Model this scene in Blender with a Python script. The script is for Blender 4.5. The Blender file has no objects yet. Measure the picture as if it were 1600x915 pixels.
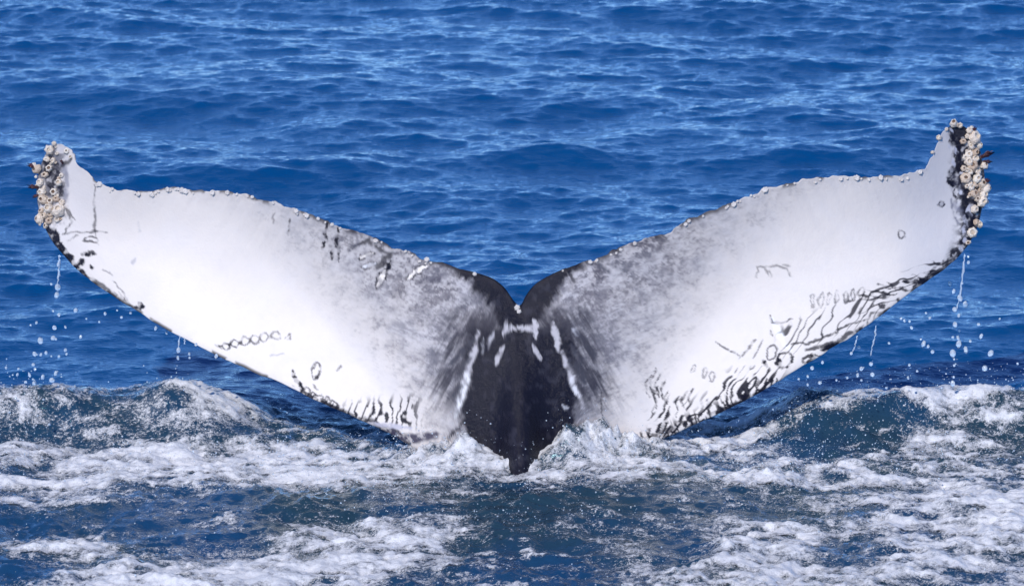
import bpy, math, random
import numpy as np
from mathutils import Vector, Matrix
rng = np.random.default_rng(7); random.seed(7)
S = bpy.context.scene
col = S.collection

# ---------------------------------------------------------------- camera
CAM = np.array([0.0, -25.0, 6.0]); PITCH = math.radians(11.875); FPX = 8570.0   # focal length in photo pixels (1600 wide)
cd = bpy.data.cameras.new('camera'); cam = bpy.data.objects.new('camera', cd); col.objects.link(cam)
cam.location = CAM; cam.rotation_euler = (math.pi/2 - PITCH, 0, 0)
cd.sensor_width = 36; cd.lens = 36*FPX/1600; cd.clip_start = 0.5; cd.clip_end = 20000
cd.dof.use_dof = True; cd.dof.focus_distance = 25.4; cd.dof.aperture_fstop = 9.0
S.camera = cam

# ---------------------------------------------------------------- sky, sun, exposure
SUN_EL, SUN_AZ = math.radians(38), math.radians(202)      # azimuth clockwise from +Y (behind the camera, a little left)
w = bpy.data.worlds.new('World'); S.world = w; w.use_nodes = True
nt = w.node_tree; bg = nt.nodes['Background']
sky = nt.nodes.new('ShaderNodeTexSky'); sky.sky_type = 'NISHITA'; sky.sun_disc = False
sky.sun_elevation = SUN_EL; sky.sun_rotation = SUN_AZ
sky.air_density = 0.55; sky.dust_density = 0.0; sky.ozone_density = 10.0; sky.altitude = 0
nt.links.new(sky.outputs[0], bg.inputs[0]); bg.inputs[1].default_value = 0.15
sd = bpy.data.lights.new('sun', 'SUN'); sun = bpy.data.objects.new('sun', sd); col.objects.link(sun)
sd.energy = 2.4; sd.angle = math.radians(0.5); sd.color = (1.0, 0.94, 0.87)
sdir = Vector((math.sin(SUN_AZ)*math.cos(SUN_EL), math.cos(SUN_AZ)*math.cos(SUN_EL), math.sin(SUN_EL)))
sun.rotation_euler = sdir.to_track_quat('Z', 'Y').to_euler(); sun.location = sdir*40
S.view_settings.view_transform = 'Standard'; S.view_settings.look = 'None'
S.view_settings.exposure = 0.60; S.view_settings.gamma = 1.0; S.view_settings.use_curve_mapping = False

# ---------------------------------------------------------------- helpers
def tag(o, label=None, cat=None, group=None, kind=None):
    if label: o['label'] = label
    if cat: o['category'] = cat
    if group: o['group'] = group
    if kind: o['kind'] = kind
    return o

cp, sp = math.cos(PITCH), math.sin(PITCH)
def ray(px, py):
    """direction of the ray from the viewpoint for a point surveyed in the photograph, scaled so dy = 1"""
    a = (np.asarray(px, float)-800)/FPX; b = -(np.asarray(py, float)-457.5)/FPX
    dx = a; dy = cp + b*sp; dz = -sp + b*cp
    return dx/dy, dz/dy
def at_depth(px, py, y):
    rx, rz = ray(px, py); t = y - CAM[1]
    return np.stack([CAM[0]+rx*t, np.broadcast_to(y, rx.shape).astype(float), CAM[2]+rz*t], -1)
def on_sea(px, py):
    rx, rz = ray(px, py); t = -CAM[2]/rz
    return CAM[0]+rx*t, CAM[1]+t
def to_px(x, y, z):
    vx = x-CAM[0]; vy = y-CAM[1]; vz = z-CAM[2]
    d = vy*cp - vz*sp; u = vy*sp + vz*cp
    return 800 + FPX*vx/d, 457.5 - FPX*u/d

def sstep(a, b, x):
    t = np.clip((x-a)/(b-a), 0, 1); return t*t*(3-2*t)
def _h(ix, iy, seed):
    n = (ix.astype(np.int64)*374761393 + iy.astype(np.int64)*668265263 + seed*974634777) & 0xffffffff
    n = ((n ^ (n >> 13))*1274126177) & 0xffffffff
    return ((n ^ (n >> 16)) & 0xffff)/65535.0
def vnoise(x, y, seed=0):
    ix = np.floor(x); iy = np.floor(y); fx = x-ix; fy = y-iy
    fx = fx*fx*fx*(fx*(fx*6-15)+10); fy = fy*fy*fy*(fy*(fy*6-15)+10)
    a = _h(ix, iy, seed); b = _h(ix+1, iy, seed); c = _h(ix, iy+1, seed); d = _h(ix+1, iy+1, seed)
    return (a*(1-fx)+b*fx)*(1-fy) + (c*(1-fx)+d*fx)*fy
def fbm(x, y, oct=4, seed=0, gain=0.5):
    s = 0; a = 1; n = 0
    for o in range(oct):
        s = s + a*vnoise(x*2**o+o*17.3, y*2**o-o*9.1, seed+o*13); n += a; a *= gain
    return s/n

def mesh_grid(name, V, F, mat, parent=None, smooth=True):
    me = bpy.data.meshes.new(name)
    V = np.ascontiguousarray(V, np.float32); F = np.ascontiguousarray(F, np.int32)
    me.vertices.add(len(V)); me.vertices.foreach_set('co', V.ravel())
    k = F.shape[1]
    me.loops.add(F.size); me.loops.foreach_set('vertex_index', F.ravel())
    me.polygons.add(len(F)); me.polygons.foreach_set('loop_start', np.arange(0, F.size, k, dtype=np.int32))
    me.polygons.foreach_set('use_smooth', np.ones(len(F), bool) if smooth else np.zeros(len(F), bool))
    me.update(calc_edges=True); me.validate()
    me.materials.append(mat)
    o = bpy.data.objects.new(name, me); col.objects.link(o)
    if parent: o.parent = parent
    return o
def grid_faces(nr, nc, off=0, flip=False):
    i = np.arange(nr-1)[:, None]*nc + np.arange(nc-1)[None, :] + off
    f = np.stack([i, i+1, i+nc+1, i+nc], -1).reshape(-1, 4)
    return f[:, ::-1] if flip else f
def attr_f(o, name, a):
    at = o.data.attributes.new(name, 'FLOAT', 'POINT'); at.data.foreach_set('value', np.ascontiguousarray(a, np.float32).ravel())
def attr_c(o, name, rgb):
    at = o.data.attributes.new(name, 'FLOAT_COLOR', 'POINT')
    c = np.concatenate([rgb, np.ones((len(rgb), 1))], 1); at.data.foreach_set('color', np.ascontiguousarray(c, np.float32).ravel())

class NT:
    def __init__(s, name):
        s.m = bpy.data.materials.new(name); s.m.use_nodes = True; s.t = s.m.node_tree
        s.b = s.t.nodes['Principled BSDF']; s.out = s.t.nodes['Material Output']
    def n(s, kind, **kw):
        x = s.t.nodes.new(kind)
        for k, v in kw.items(): setattr(x, k, v)
        return x
    def l(s, a, b): s.t.links.new(a, b)
    def setin(s, node, **kw):
        for k, v in kw.items(): node.inputs[k.replace('_', ' ')].default_value = v
    def noise(s, scale, detail=4, rough=.55, vec=None, mapping=None):
        x = s.n('ShaderNodeTexNoise'); s.setin(x, Scale=scale, Detail=detail, Roughness=rough)
        tc = s.n('ShaderNodeTexCoord'); v = tc.outputs['Object']
        if mapping:
            mp = s.n('ShaderNodeMapping'); mp.inputs['Scale'].default_value = mapping; s.l(v, mp.inputs[0]); v = mp.outputs[0]
        s.l(v, x.inputs['Vector']); return x
    def ramp(s, src, stops):
        r = s.n('ShaderNodeValToRGB'); e = r.color_ramp.elements
        while len(e) < len(stops): e.new(0.5)
        for i, (p, c) in enumerate(stops): e[i].position = p; e[i].color = (*c, 1) if len(c) == 3 else c
        s.l(src, r.inputs[0]); return r
    def math(s, op, a, b=None, clamp=False):
        x = s.n('ShaderNodeMath', operation=op, use_clamp=clamp)
        for i, v in enumerate((a, b)):
            if v is None: continue
            if isinstance(v, (int, float)): x.inputs[i].default_value = v
            else: s.l(v, x.inputs[i])
        return x.outputs[0]
    def mix(s, f, a, b):
        x = s.n('ShaderNodeMix', data_type='RGBA')
        for i, v in ((0, f), (6, a), (7, b)):
            if isinstance(v, (int, float)): x.inputs[i].default_value = v
            elif isinstance(v, tuple): x.inputs[i].default_value = (*v, 1)
            else: s.l(v, x.inputs[i])
        return x.outputs[2]
    def bump(s, src, strength, dist, normal=None):
        b = s.n('ShaderNodeBump'); b.inputs['Strength'].default_value = strength; b.inputs['Distance'].default_value = dist
        s.l(src, b.inputs['Height'])
        if normal: s.l(normal, b.inputs['Normal'])
        return b.outputs[0]
    def attr(s, name):
        a = s.n('ShaderNodeAttribute'); a.attribute_name = name; return a

# ---------------------------------------------------------------- sea: wind waves by FFT + the water heaped up round the tail
def ocean_tile(L, N, kp, kmax, slope, wind, spread, seed):
    r = np.random.default_rng(seed)
    k1 = 2*np.pi*np.fft.fftfreq(N, L/N); kx, ky = np.meshgrid(k1, k1)     # [iy, ix]
    k = np.hypot(kx, ky); k[0, 0] = 1
    S_ = k**-3.65*np.exp(-(kp/k)**2)*np.exp(-(k/kmax)**2)
    c = (kx*math.cos(wind)+ky*math.sin(wind))/k
    S_ = S_*(np.abs(c)**spread + 0.06)
    S_[0, 0] = 0
    A = np.sqrt(S_)*(r.normal(size=(N, N))+1j*r.normal(size=(N, N)))
    h = np.fft.ifft2(A).real; sx = np.fft.ifft2(1j*kx*A).real; sy = np.fft.ifft2(1j*ky*A).real
    f = slope/np.sqrt((sx**2+sy**2).mean())
    dx = np.fft.ifft2(1j*kx/k*A).real; dy = np.fft.ifft2(1j*ky/k*A).real
    return (h*f).astype(np.float32), (dx*f).astype(np.float32), (dy*f).astype(np.float32)
TL, TN = 40.0, 2048
TILE = ocean_tile(TL, TN, 2*np.pi/1.2, 2*np.pi/0.055, 0.148, math.radians(95), 1.5, 3)
_long = ocean_tile(TL, TN, 2*np.pi/4.5, 2*np.pi/2.0, 0.04, math.radians(84), 3.0, 11)
TILE = tuple(a+b for a, b in zip(TILE, _long))
def sample(T, x, y):
    u = (x/TL % 1)*TN; v = (y/TL % 1)*TN
    i = np.floor(u).astype(int); j = np.floor(v).astype(int); fu = u-i; fv = v-j
    i0 = i % TN; i1 = (i+1) % TN; j0 = j % TN; j1 = (j+1) % TN
    return (T[j0, i0]*(1-fu)+T[j0, i1]*fu)*(1-fv) + (T[j1, i0]*(1-fu)+T[j1, i1]*fu)*fv

def blob(px, py, x0, x1, y0, y1, soft=0.35):
    """soft-edged patch between photo columns x0..x1 and rows y0..y1 of the sea surface"""
    cx, cy, rx, ry = (x0+x1)/2, (y0+y1)/2, (x1-x0)/2, (y1-y0)/2
    d = ((np.abs(px-cx)/rx)**2.4 + (np.abs(py-cy)/ry)**2.4)**(1/2.4)
    return 1-sstep(1-soft, 1+soft, d)
# foam coverage as surveyed: columns, rows, cover.  Positive adds foam, negative clears it
FOAM = [(270, 420, 632, 668, .42), (-60, 600, 645, 712, .34), (-200, 330, 690, 765, .50), (150, 720, 688, 778, .50), (420, 720, 690, 752, .22),
        (-200, 220, 752, 805, .40), (-60, 185, 832, 874, .50), (60, 590, 862, 1000, .66), (420, 780, 812, 866, .50), (500, 740, 850, 905, .42), (-200, 700, 850, 1000, .12),
        (640, 805, 676, 735, .74), (825, 1010, 672, 752, .84), (690, 950, 712, 748, .34), (960, 1240, 688, 772, .56), (980, 1240, 650, 698, .55),
        (1180, 1800, 650, 678, .58), (1420, 1600, 676, 716, .52), (1190, 1800, 714, 796, .56), (930, 1800, 815, 1000, .66), (1350, 1800, 776, 835, .5), (1040, 1300, 770, 830, .2),
        (1280, 1372, 840, 882, -.46), (1010, 1120, 836, 878, -.46), (1405, 1458, 823, 844, -.4), (1420, 1800, 885, 960, -.25), (1190, 1425, 676, 712, -.25),
        (730, 940, 846, 960, -.3), (180, 560, 778, 848, -.05), (-100, 130, 872, 908, -.35), (560, 780, 750, 815, .22)]
def foam_cover(x, y):
    px, py = to_px(x, y, 0*x)
    # ragged patch borders
    wx = px + 60*(fbm(x*1.7, y*1.7, 3, 50)-.5); wy = py + 26*(fbm(x*1.5+9, y*1.5, 3, 60)-.5)
    c = np.zeros_like(x)
    for x0, x1, y0, y1, s in FOAM: c = c + s*blob(wx, wy, x0, x1, y0, y1)
    near = sstep(5.5, 3.0, np.hypot(x*0.9, y+1))
    return np.clip(c + 0.15*near, 0, 0.9)*(1-sstep(1.0, 1.35, y+0.15*(fbm(x*2, y*2, 3, 77)-.5)))*sstep(9, 5, np.abs(x))
def churn_zone(x, y):
    return sstep(4.5, 2.2, np.hypot(x*.75, (y+.9)))*sstep(1.3, .6, y)
def heap(x, y):
    """water shouldered up behind the flukes"""
    yy = y - 0.48 - 0.10*(fbm(x*1.1, x*0+2, 3, 5)-.5)*2
    p = np.where(yy < 0, np.exp(-(yy/.26)**2), np.exp(-(yy/.42)**2))
    left = 0.20*sstep(-.95, -1.6, x)*sstep(-4.5, -2.2, x)
    right = 0.185*sstep(1.05, 1.45, x)*sstep(4.6, 2.6, x)
    return (left+right)*p*(0.8+0.4*fbm(x*2.5, y*2.5, 3, 8)) 
SPLASH = [(.28, -.17, .10, .10, .10), (-.24, -.15, .10, .10, .09), (.45, -.08, .12, .1, .06)]
SWELLS = [(-1.75, 6.9, .45, .26, .085), (-.90, 7.1, .28, .22, .11), (.0, 7.6, .5, .25, .06), (.75, 8.2, .5, .25, .06), (1.6, 7.7, .5, .28, .07), (.1, 3.6, .5, .2, .04), (-.3, 12.5, .6, .3, .08), (2.6, 5.2, .6, .25, .06), (-3.0, 9.8, .8, .3, .07), (2.9, 2.6, .6, .22, .07), (2.0, 3.4, .5, .2, .05)]   # the few taller wavelets
def sea_point(x, y, spacing=None):
    h = sample(TILE[0], x, y); dx = sample(TILE[1], x, y); dy = sample(TILE[2], x, y)
    amp = 1.0/(1+(np.hypot(x, y)/180)**2)
    amp = amp*(.62+.95*fbm(x*.33+4, y*.22, 3, 71))                    # gusts: rougher and calmer patches
    cz = churn_zone(x, y)
    z = h*amp*(1-.25*cz) + heap(x, y)
    z = z + cz*(0.075*(fbm(x*4.2, y*4.2, 5, 21, .58)-.5) + 0.05*(fbm(x*1.4, y*2.0, 2, 31)-.5) - .030*np.abs(2*fbm(x*8, y*10, 4, 33, .6)-1))
    z = z + 0.10*(np.exp(-((x-.42)/.26)**2-((y+.02)/.20)**2)+.8*np.exp(-((x+.36)/.22)**2-((y+.02)/.2)**2))*sstep(.2, .8, fbm(x*13, y*13, 4, 41, .65))
    for hx, hy, sx, sy, hh in SPLASH: z = z + hh*np.exp(-((x-hx)/sx)**2-((y-hy)/sy)**2)*(.45+1.1*fbm(x*16, y*16, 4, 97, .65))
    for hx, hy, sx, sy, hh in SWELLS: z = z + .5*hh*np.exp(-((x-hx)/sx)**2)*np.where(y < hy, np.exp(-((y-hy)/sy)**2), np.exp(-((y-hy)/(sy*2.2))**2))*(.7+.6*fbm(x*2.4, y*2.4, 3, 95))
    return x+1.15*dx*amp, y+1.15*dy*amp, z

def axis(fine_lo, fine_hi, step_f, lo, hi, growth):
    a = [fine_lo]; s = step_f(fine_lo)
    while a[-1] < fine_hi: a.append(a[-1]+step_f(a[-1]))
    s = step_f(fine_hi)
    while a[-1] < hi: s *= growth; a.append(a[-1]+s)
    b = []; s = step_f(fine_lo); c = fine_lo
    while c > lo: s *= growth; c -= s; b.append(c)
    return np.array(b[::-1]+a)
def build_sea():
    gx = axis(-4.4, 4.4, lambda v: .0145, -6000, 6000, 1.12)
    gy = axis(-3.2, 15.5, lambda v: .019 if v < 2 else .019+.0009*(v-2), -400, 9000, 1.055)
    X, Y = np.meshgrid(gx, gy)
    x, y, z = sea_point(X, Y)
    far = sstep(40, 160, np.hypot(X, Y)); z = z*(1-far)
    m = NT('sea_water')
    o = mesh_grid('sea', np.stack([x, y, z], -1).reshape(-1, 3), grid_faces(len(gy), len(gx)), m.m)
    cov = foam_cover(X, Y); cz = churn_zone(X, Y)
    px, py = to_px(X, Y, 0*X)
    aer = np.clip(cz*.60 + .60*blob(px, py, 480, 1000, 700, 840, .6) + .7*blob(px, py, 1150, 1700, 645, 720, .5) + .6*blob(px, py, -100, 620, 640, 715, .5) + cov*.55, 0, 1)*(.55+.9*fbm(X*2.2, Y*1.6, 4, 91)-.1)
    attr_f(o, 'aerated', np.clip(aer, 0, 1))
    print('sea', len(gx), len(gy), len(gx)*len(gy)*2)
    a = m.attr('aerated')
    m.l(m.mix(a.outputs['Fac'], (.0001, .054, .180), (.018, .045, .068)), m.b.inputs['Base Color'])
    m.setin(m.b, Roughness=.06, IOR=1.36); m.b.inputs['Specular Tint'].default_value = (.2, .85, 1, 1)
    n1 = m.noise(9, 5, .6, mapping=(1, 1.5, 1)); n2 = m.noise(38, 3, .6, mapping=(1, 1.4, 1))
    b1 = m.bump(n1.outputs['Fac'], .6, .022); b2 = m.bump(n2.outputs['Fac'], .6, .006, b1)
    m.l(b2, m.b.inputs['Normal'])
    return tag(o, 'rippled deep blue sea filling the whole picture', 'sea', kind='structure')
build_sea()

# ---------------------------------------------------------------- foam lying on the sea: lumpy sheet that dips under the water at its ragged rims
def foam_height(X, Y):
    c = foam_cover(X, Y)
    px, py = to_px(X, Y, 0*X)
    wx = X + .10*(fbm(X*3, Y*3, 3, 101)-.5); wy = Y + .10*(fbm(X*3+5, Y*3, 3, 111)-.5)
    n = fbm(wx*2.6, wy*5.6, 6, 121, .58)
    # webbing: ridged noise leaves holes in the foam
    r = 1-np.abs(2*fbm(wx*4.5, wy*7.5, 4, 131, .55)-1)*2.0
    n = .62*n + .38*np.clip(r, 0, 1)
    m = n - (1.06 - .90*c)
    fl = sstep(.55, .74, fbm(wx*8, wy*13, 4, 171, .6))*(.35+.9*fbm(X*1.6, Y*2.2, 2, 181))    # torn scraps between the banks
    return np.maximum(m, churn_zone(X, Y)*fl*.42 - .30), c
def build_foam():
    gx = np.arange(-3.3, 3.3, .0085); gy = np.arange(-3.15, 1.35, .0125)
    X, Y = np.meshgrid(gx, gy)
    m_, c = foam_height(X, Y)
    x, y, z = sea_point(X, Y)
    lump = fbm(X*14, Y*14, 4, 141, .62)
    fine = fbm(X*34, Y*30, 3, 151, .65)
    th = np.maximum(m_ + .14*(lump-.5), 0)
    z = z + .005 + .034*np.power(th, .9)*(.35+lump*1.1) + .010*np.clip(m_/.1+.5, 0, 1)*(fine-.4)
    F = grid_faces(len(gy), len(gx))
    keep = (m_.ravel()[F] > -.25).any(1)
    F = F[keep]; used, inv = np.unique(F, return_inverse=True)
    V = np.stack([x, y, z], -1).reshape(-1, 3)[used]
    m = NT('sea_foam')
    o = mesh_grid('sea_foam', V, inv.reshape(-1, 4), m.m)
    web = 1-np.abs(2*fbm(X*9+.6*lump, Y*11, 3, 161, .6)-1)*2.4
    dens = np.clip((m_ + .30*(fine-.5) + .26*(lump-.5) + .16*(web-.45) + .22)/.55, 0, 1)
    attr_f(o, 'thick', dens.ravel()[used])
    print('foam', len(F)*2)
    a = m.attr('thick')
    n1 = m.noise(60, 4, .65, mapping=(1, 1.2, 1)); n2 = m.noise(190, 3, .65)
    m.l(m.mix(n1.outputs['Fac'], (.62, .64, .67), (.93, .91, .90)), m.b.inputs['Base Color'])
    m.setin(m.b, Roughness=.4, IOR=1.33)
    hgt = m.math('ADD', n1.outputs['Fac'], m.math('MULTIPLY', n2.outputs['Fac'], .6))
    m.l(m.bump(hgt, .5, .010), m.b.inputs['Normal'])
    # thin foam is a net of bubbles: the film between them is clear
    g = m.math('ADD', m.math('MULTIPLY', m.math('SUBTRACT', n1.outputs['Fac'], .5), 1.5), m.math('MULTIPLY', m.math('SUBTRACT', n2.outputs['Fac'], .5), 1.3))
    g = m.math('MULTIPLY', g, m.math('SUBTRACT', 1.25, a.outputs['Fac']))
    f = m.math('ADD', m.math('MULTIPLY', a.outputs['Fac'], 1.35), m.math('MULTIPLY', g, 2.0))
    f = m.math('MULTIPLY', m.math('SUBTRACT', f, .34), 1.05, True)
    f = m.math('MULTIPLY', f, .90)
    m.l(f, m.b.inputs['Alpha'])
    tag(o, 'churned white foam floating around and before the tail', 'foam', kind='stuff')
build_foam()

# ---------------------------------------------------------------- the whale: tail stock and flukes, one continuous body
NOTCH = (811, 478)
TRAIL = {-1: [(811,478),(803,470),(796,460),(786,447),(768,434),(742,426),(715,420),(690,412),(665,404),(640,394),(610,383),(585,372),(555,361),(530,352),
              (512,344),(490,335),(460,325),(430,316),(400,308),(375,301),(352,297),(330,298),(300,298),(283,294),(262,293),(245,297),(220,299),(190,297),
              (165,291),(148,282),(134,268),(122,254),(116,240),(106,230),(95,225),(84,226)],
         1: [(811,478),(816,473),(822,461),(835,445),(855,432),(880,421),(905,412),(930,404),(955,393),(985,382),(1010,372),(1045,360),(1070,346),(1100,333),
             (1130,322),(1160,310),(1190,297),(1215,290),(1245,284),(1285,278),(1320,276),(1360,275),(1400,276),(1425,271),(1445,262),(1457,245),(1465,222),
             (1474,206),(1486,196),(1500,195)]}
LEAD = {-1: [(811,1150),(740,1150),(730,1030),(715,900),(690,790),(655,712),(628,688),(600,672),(550,650),(500,628),(460,608),(400,582),(340,555),(290,530),
             (250,508),(215,486),(180,465),(150,445),(125,425),(105,405),(90,388),(78,370),(69,350),(62,330),(58,310),(57,290),(60,272),(66,252),(74,236),(84,226)],
        1: [(811,1150),(885,1150),(895,1030),(912,900),(935,800),(965,725),(995,697),(1030,688),(1060,674),(1100,656),(1150,633),(1200,606),(1240,581),(1290,550),
            (1330,525),(1375,493),(1415,463),(1450,438),(1480,416),(1503,395),(1518,375),(1528,350),(1535,320),(1538,295),(1538,268),(1533,240),(1524,216),(1513,202),(1500,195)]}
KEYS = {-1: [((811,478),(811,1150)),((803,470),(740,1150)),((786,447),(722,960)),((742,426),(675,755)),((690,412),(600,672)),((585,372),(460,608)),
             ((430,316),(290,530)),((245,297),(150,445)),((165,291),(90,388)),((134,268),(62,330)),((116,240),(60,272)),((84,226),(84,226))],
        1: [((811,478),(811,1150)),((816,473),(885,1150)),((835,445),(903,965)),((880,421),(950,762)),((930,404),(1030,688)),((1045,360),(1150,633)),
            ((1190,297),(1290,550)),((1360,275),(1415,463)),((1425,271),(1503,395)),((1457,245),(1535,320)),((1474,206),(1538,268)),((1500,195),(1500,195))]}
def arclen(P):
    P = np.array(P, float); return P, np.concatenate([[0], np.cumsum(np.hypot(*np.diff(P, axis=0).T))])
def smooth_curve(P):
    """Catmull-Rom through the surveyed points"""
    P = np.array(P, float); Q = np.vstack([2*P[0]-P[1], P, 2*P[-1]-P[-2]]); out = []
    for i in range(1, len(Q)-2):
        t = np.linspace(0, 1, 8, endpoint=False)[:, None]
        a, b, c, d = Q[i-1], Q[i], Q[i+1], Q[i+2]
        out.append(.5*((2*b)+(c-a)*t+(2*a-5*b+4*c-d)*t*t+(3*b-a-3*c+d)*t**3))
    return np.vstack(out+[P[-1:]])
def near_arc(P, A, q): return A[np.argmin(np.hypot(P[:, 0]-q[0], P[:, 1]-q[1]))]

def mid_depth(x, z):
    """where the middle of the blade stands: leans back a little, tips swept away from the viewer"""
    ax = np.abs(x)
    return 0.16*z + 0.10*np.clip(ax-.25, 0, 9) + 0.22*(np.clip(ax-1.2, 0, 9))**2
def solve(px, py, off=0.0):
    y = np.zeros(np.shape(px))
    for _ in range(8):
        P = at_depth(px, py, y); y = mid_depth(P[..., 0], np.maximum(P[..., 2], -.3)) + off
    return at_depth(px, py, y)

def lattice(side):
    R, AR = arclen(smooth_curve(TRAIL[side])); L, AL = arclen(smooth_curve(LEAD[side]))
    kr = np.array([near_arc(R, AR, k[0]) for k in KEYS[side]]); kl = np.array([near_arc(L, AL, k[1]) for k in KEYS[side]])
    ar = [0.]; al = [0.]
    for i in range(len(kr)-1):
        n = int(max(kr[i+1]-kr[i], (kl[i+1]-kl[i]) if i > 2 else 0, 10)/2.1)+2
        if i < 3: n = max(n, int((kl[i+1]-kl[i])/6)+2)
        t = np.linspace(0, 1, n)[1:]
        ar += list(kr[i]+(kr[i+1]-kr[i])*t); al += list(kl[i]+(kl[i+1]-kl[i])*t)
    ar, al = np.array(ar), np.array(al)
    k = np.ones(9)/9                                            # ease the pace so that ribs do not kink at the keys
    for a in (ar, al): a[4:-4] = np.convolve(a, k, 'valid')
    r = np.stack([np.interp(ar, AR, R[:, 0]), np.interp(ar, AR, R[:, 1])], -1)
    l = np.stack([np.interp(al, AL, L[:, 0]), np.interp(al, AL, L[:, 1])], -1)
    # crinkled, nicked trailing edge
    w_ = sstep(40, 120, np.abs(r[:, 0]-811))*np.clip((len(r)-1-np.arange(len(r)))/20, 0, 1)
    nrm = (r-l)/np.maximum(np.hypot(*(r-l).T), 1)[:, None]
    r = r + nrm*(w_*((fbm(ar/16, ar*0+side, 3, 200)-.5)*9))[:, None]
    w2 = np.clip((len(r)-1-np.arange(len(r)))/20, 0, 1)*sstep(60, 300, np.abs(l[:, 0]-811))
    l = l - nrm*(w2*((fbm(al/30, al*0+side, 3, 210)-.5)*3.5))[:, None]
    return r, l

NTF, NTB = 190, 40
def keel(px, py):
    dx = np.abs(px-(812+.02*(py-600)))
    v = np.clip((py-485)/240, 0, 1.25)
    return .29*v**1.3*(.60*np.exp(-(dx/29)**2.4)+.22*np.exp(-(dx/70)**2)+.18*np.exp(-(dx/150)**2)) + .05*np.exp(-(dx/60)**2)*np.clip((py-470)/40, 0, 1)
def build_side(side):
    r, l = lattice(side); n = len(r)
    chord = np.hypot(*(r-l).T)*.003
    def sheet(tt, front):
        p = r[:, None]*(1-tt)[None, :, None] + l[:, None]*tt[None, :, None]
        px, py = p[..., 0], p[..., 1]
        c = 1-tt
        prof = 1.15*c**.72*(1-c)**1.1 + .25*np.sqrt(c)*(1-c)**3
        root = sstep(1.0, .0, np.abs(px-811)/500)
        T = prof[None, :]*np.minimum(chord, 1.1)[:, None]*(.145+.04*root)
        dish = .36*chord[:, None]*(tt*(1-tt))[None]*sstep(60, 260, np.abs(px-811))
        T0 = T; T = T-dish if front else T+dish
        if front: P = solve(px, py, -T - keel(px, py)*np.sin(np.pi*np.clip(tt, 0, 1))[None]**.25)
        else: P = solve(px, py, T + 1.2*keel(px, py)*np.sin(np.pi*np.clip(tt, 0, 1))[None]**.5)
        return P, px, py
    u = np.linspace(0, 1, NTF); tf = .35*u + .65*np.sin(u*np.pi/2)
    tf[-1] = 1
    ub = np.linspace(0, 1, NTB); tb = .35*ub+.65*np.sin(ub*np.pi/2); tb[-1] = 1
    return (r, l, n, tf, sheet(tf, True), sheet(tb, False))

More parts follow.
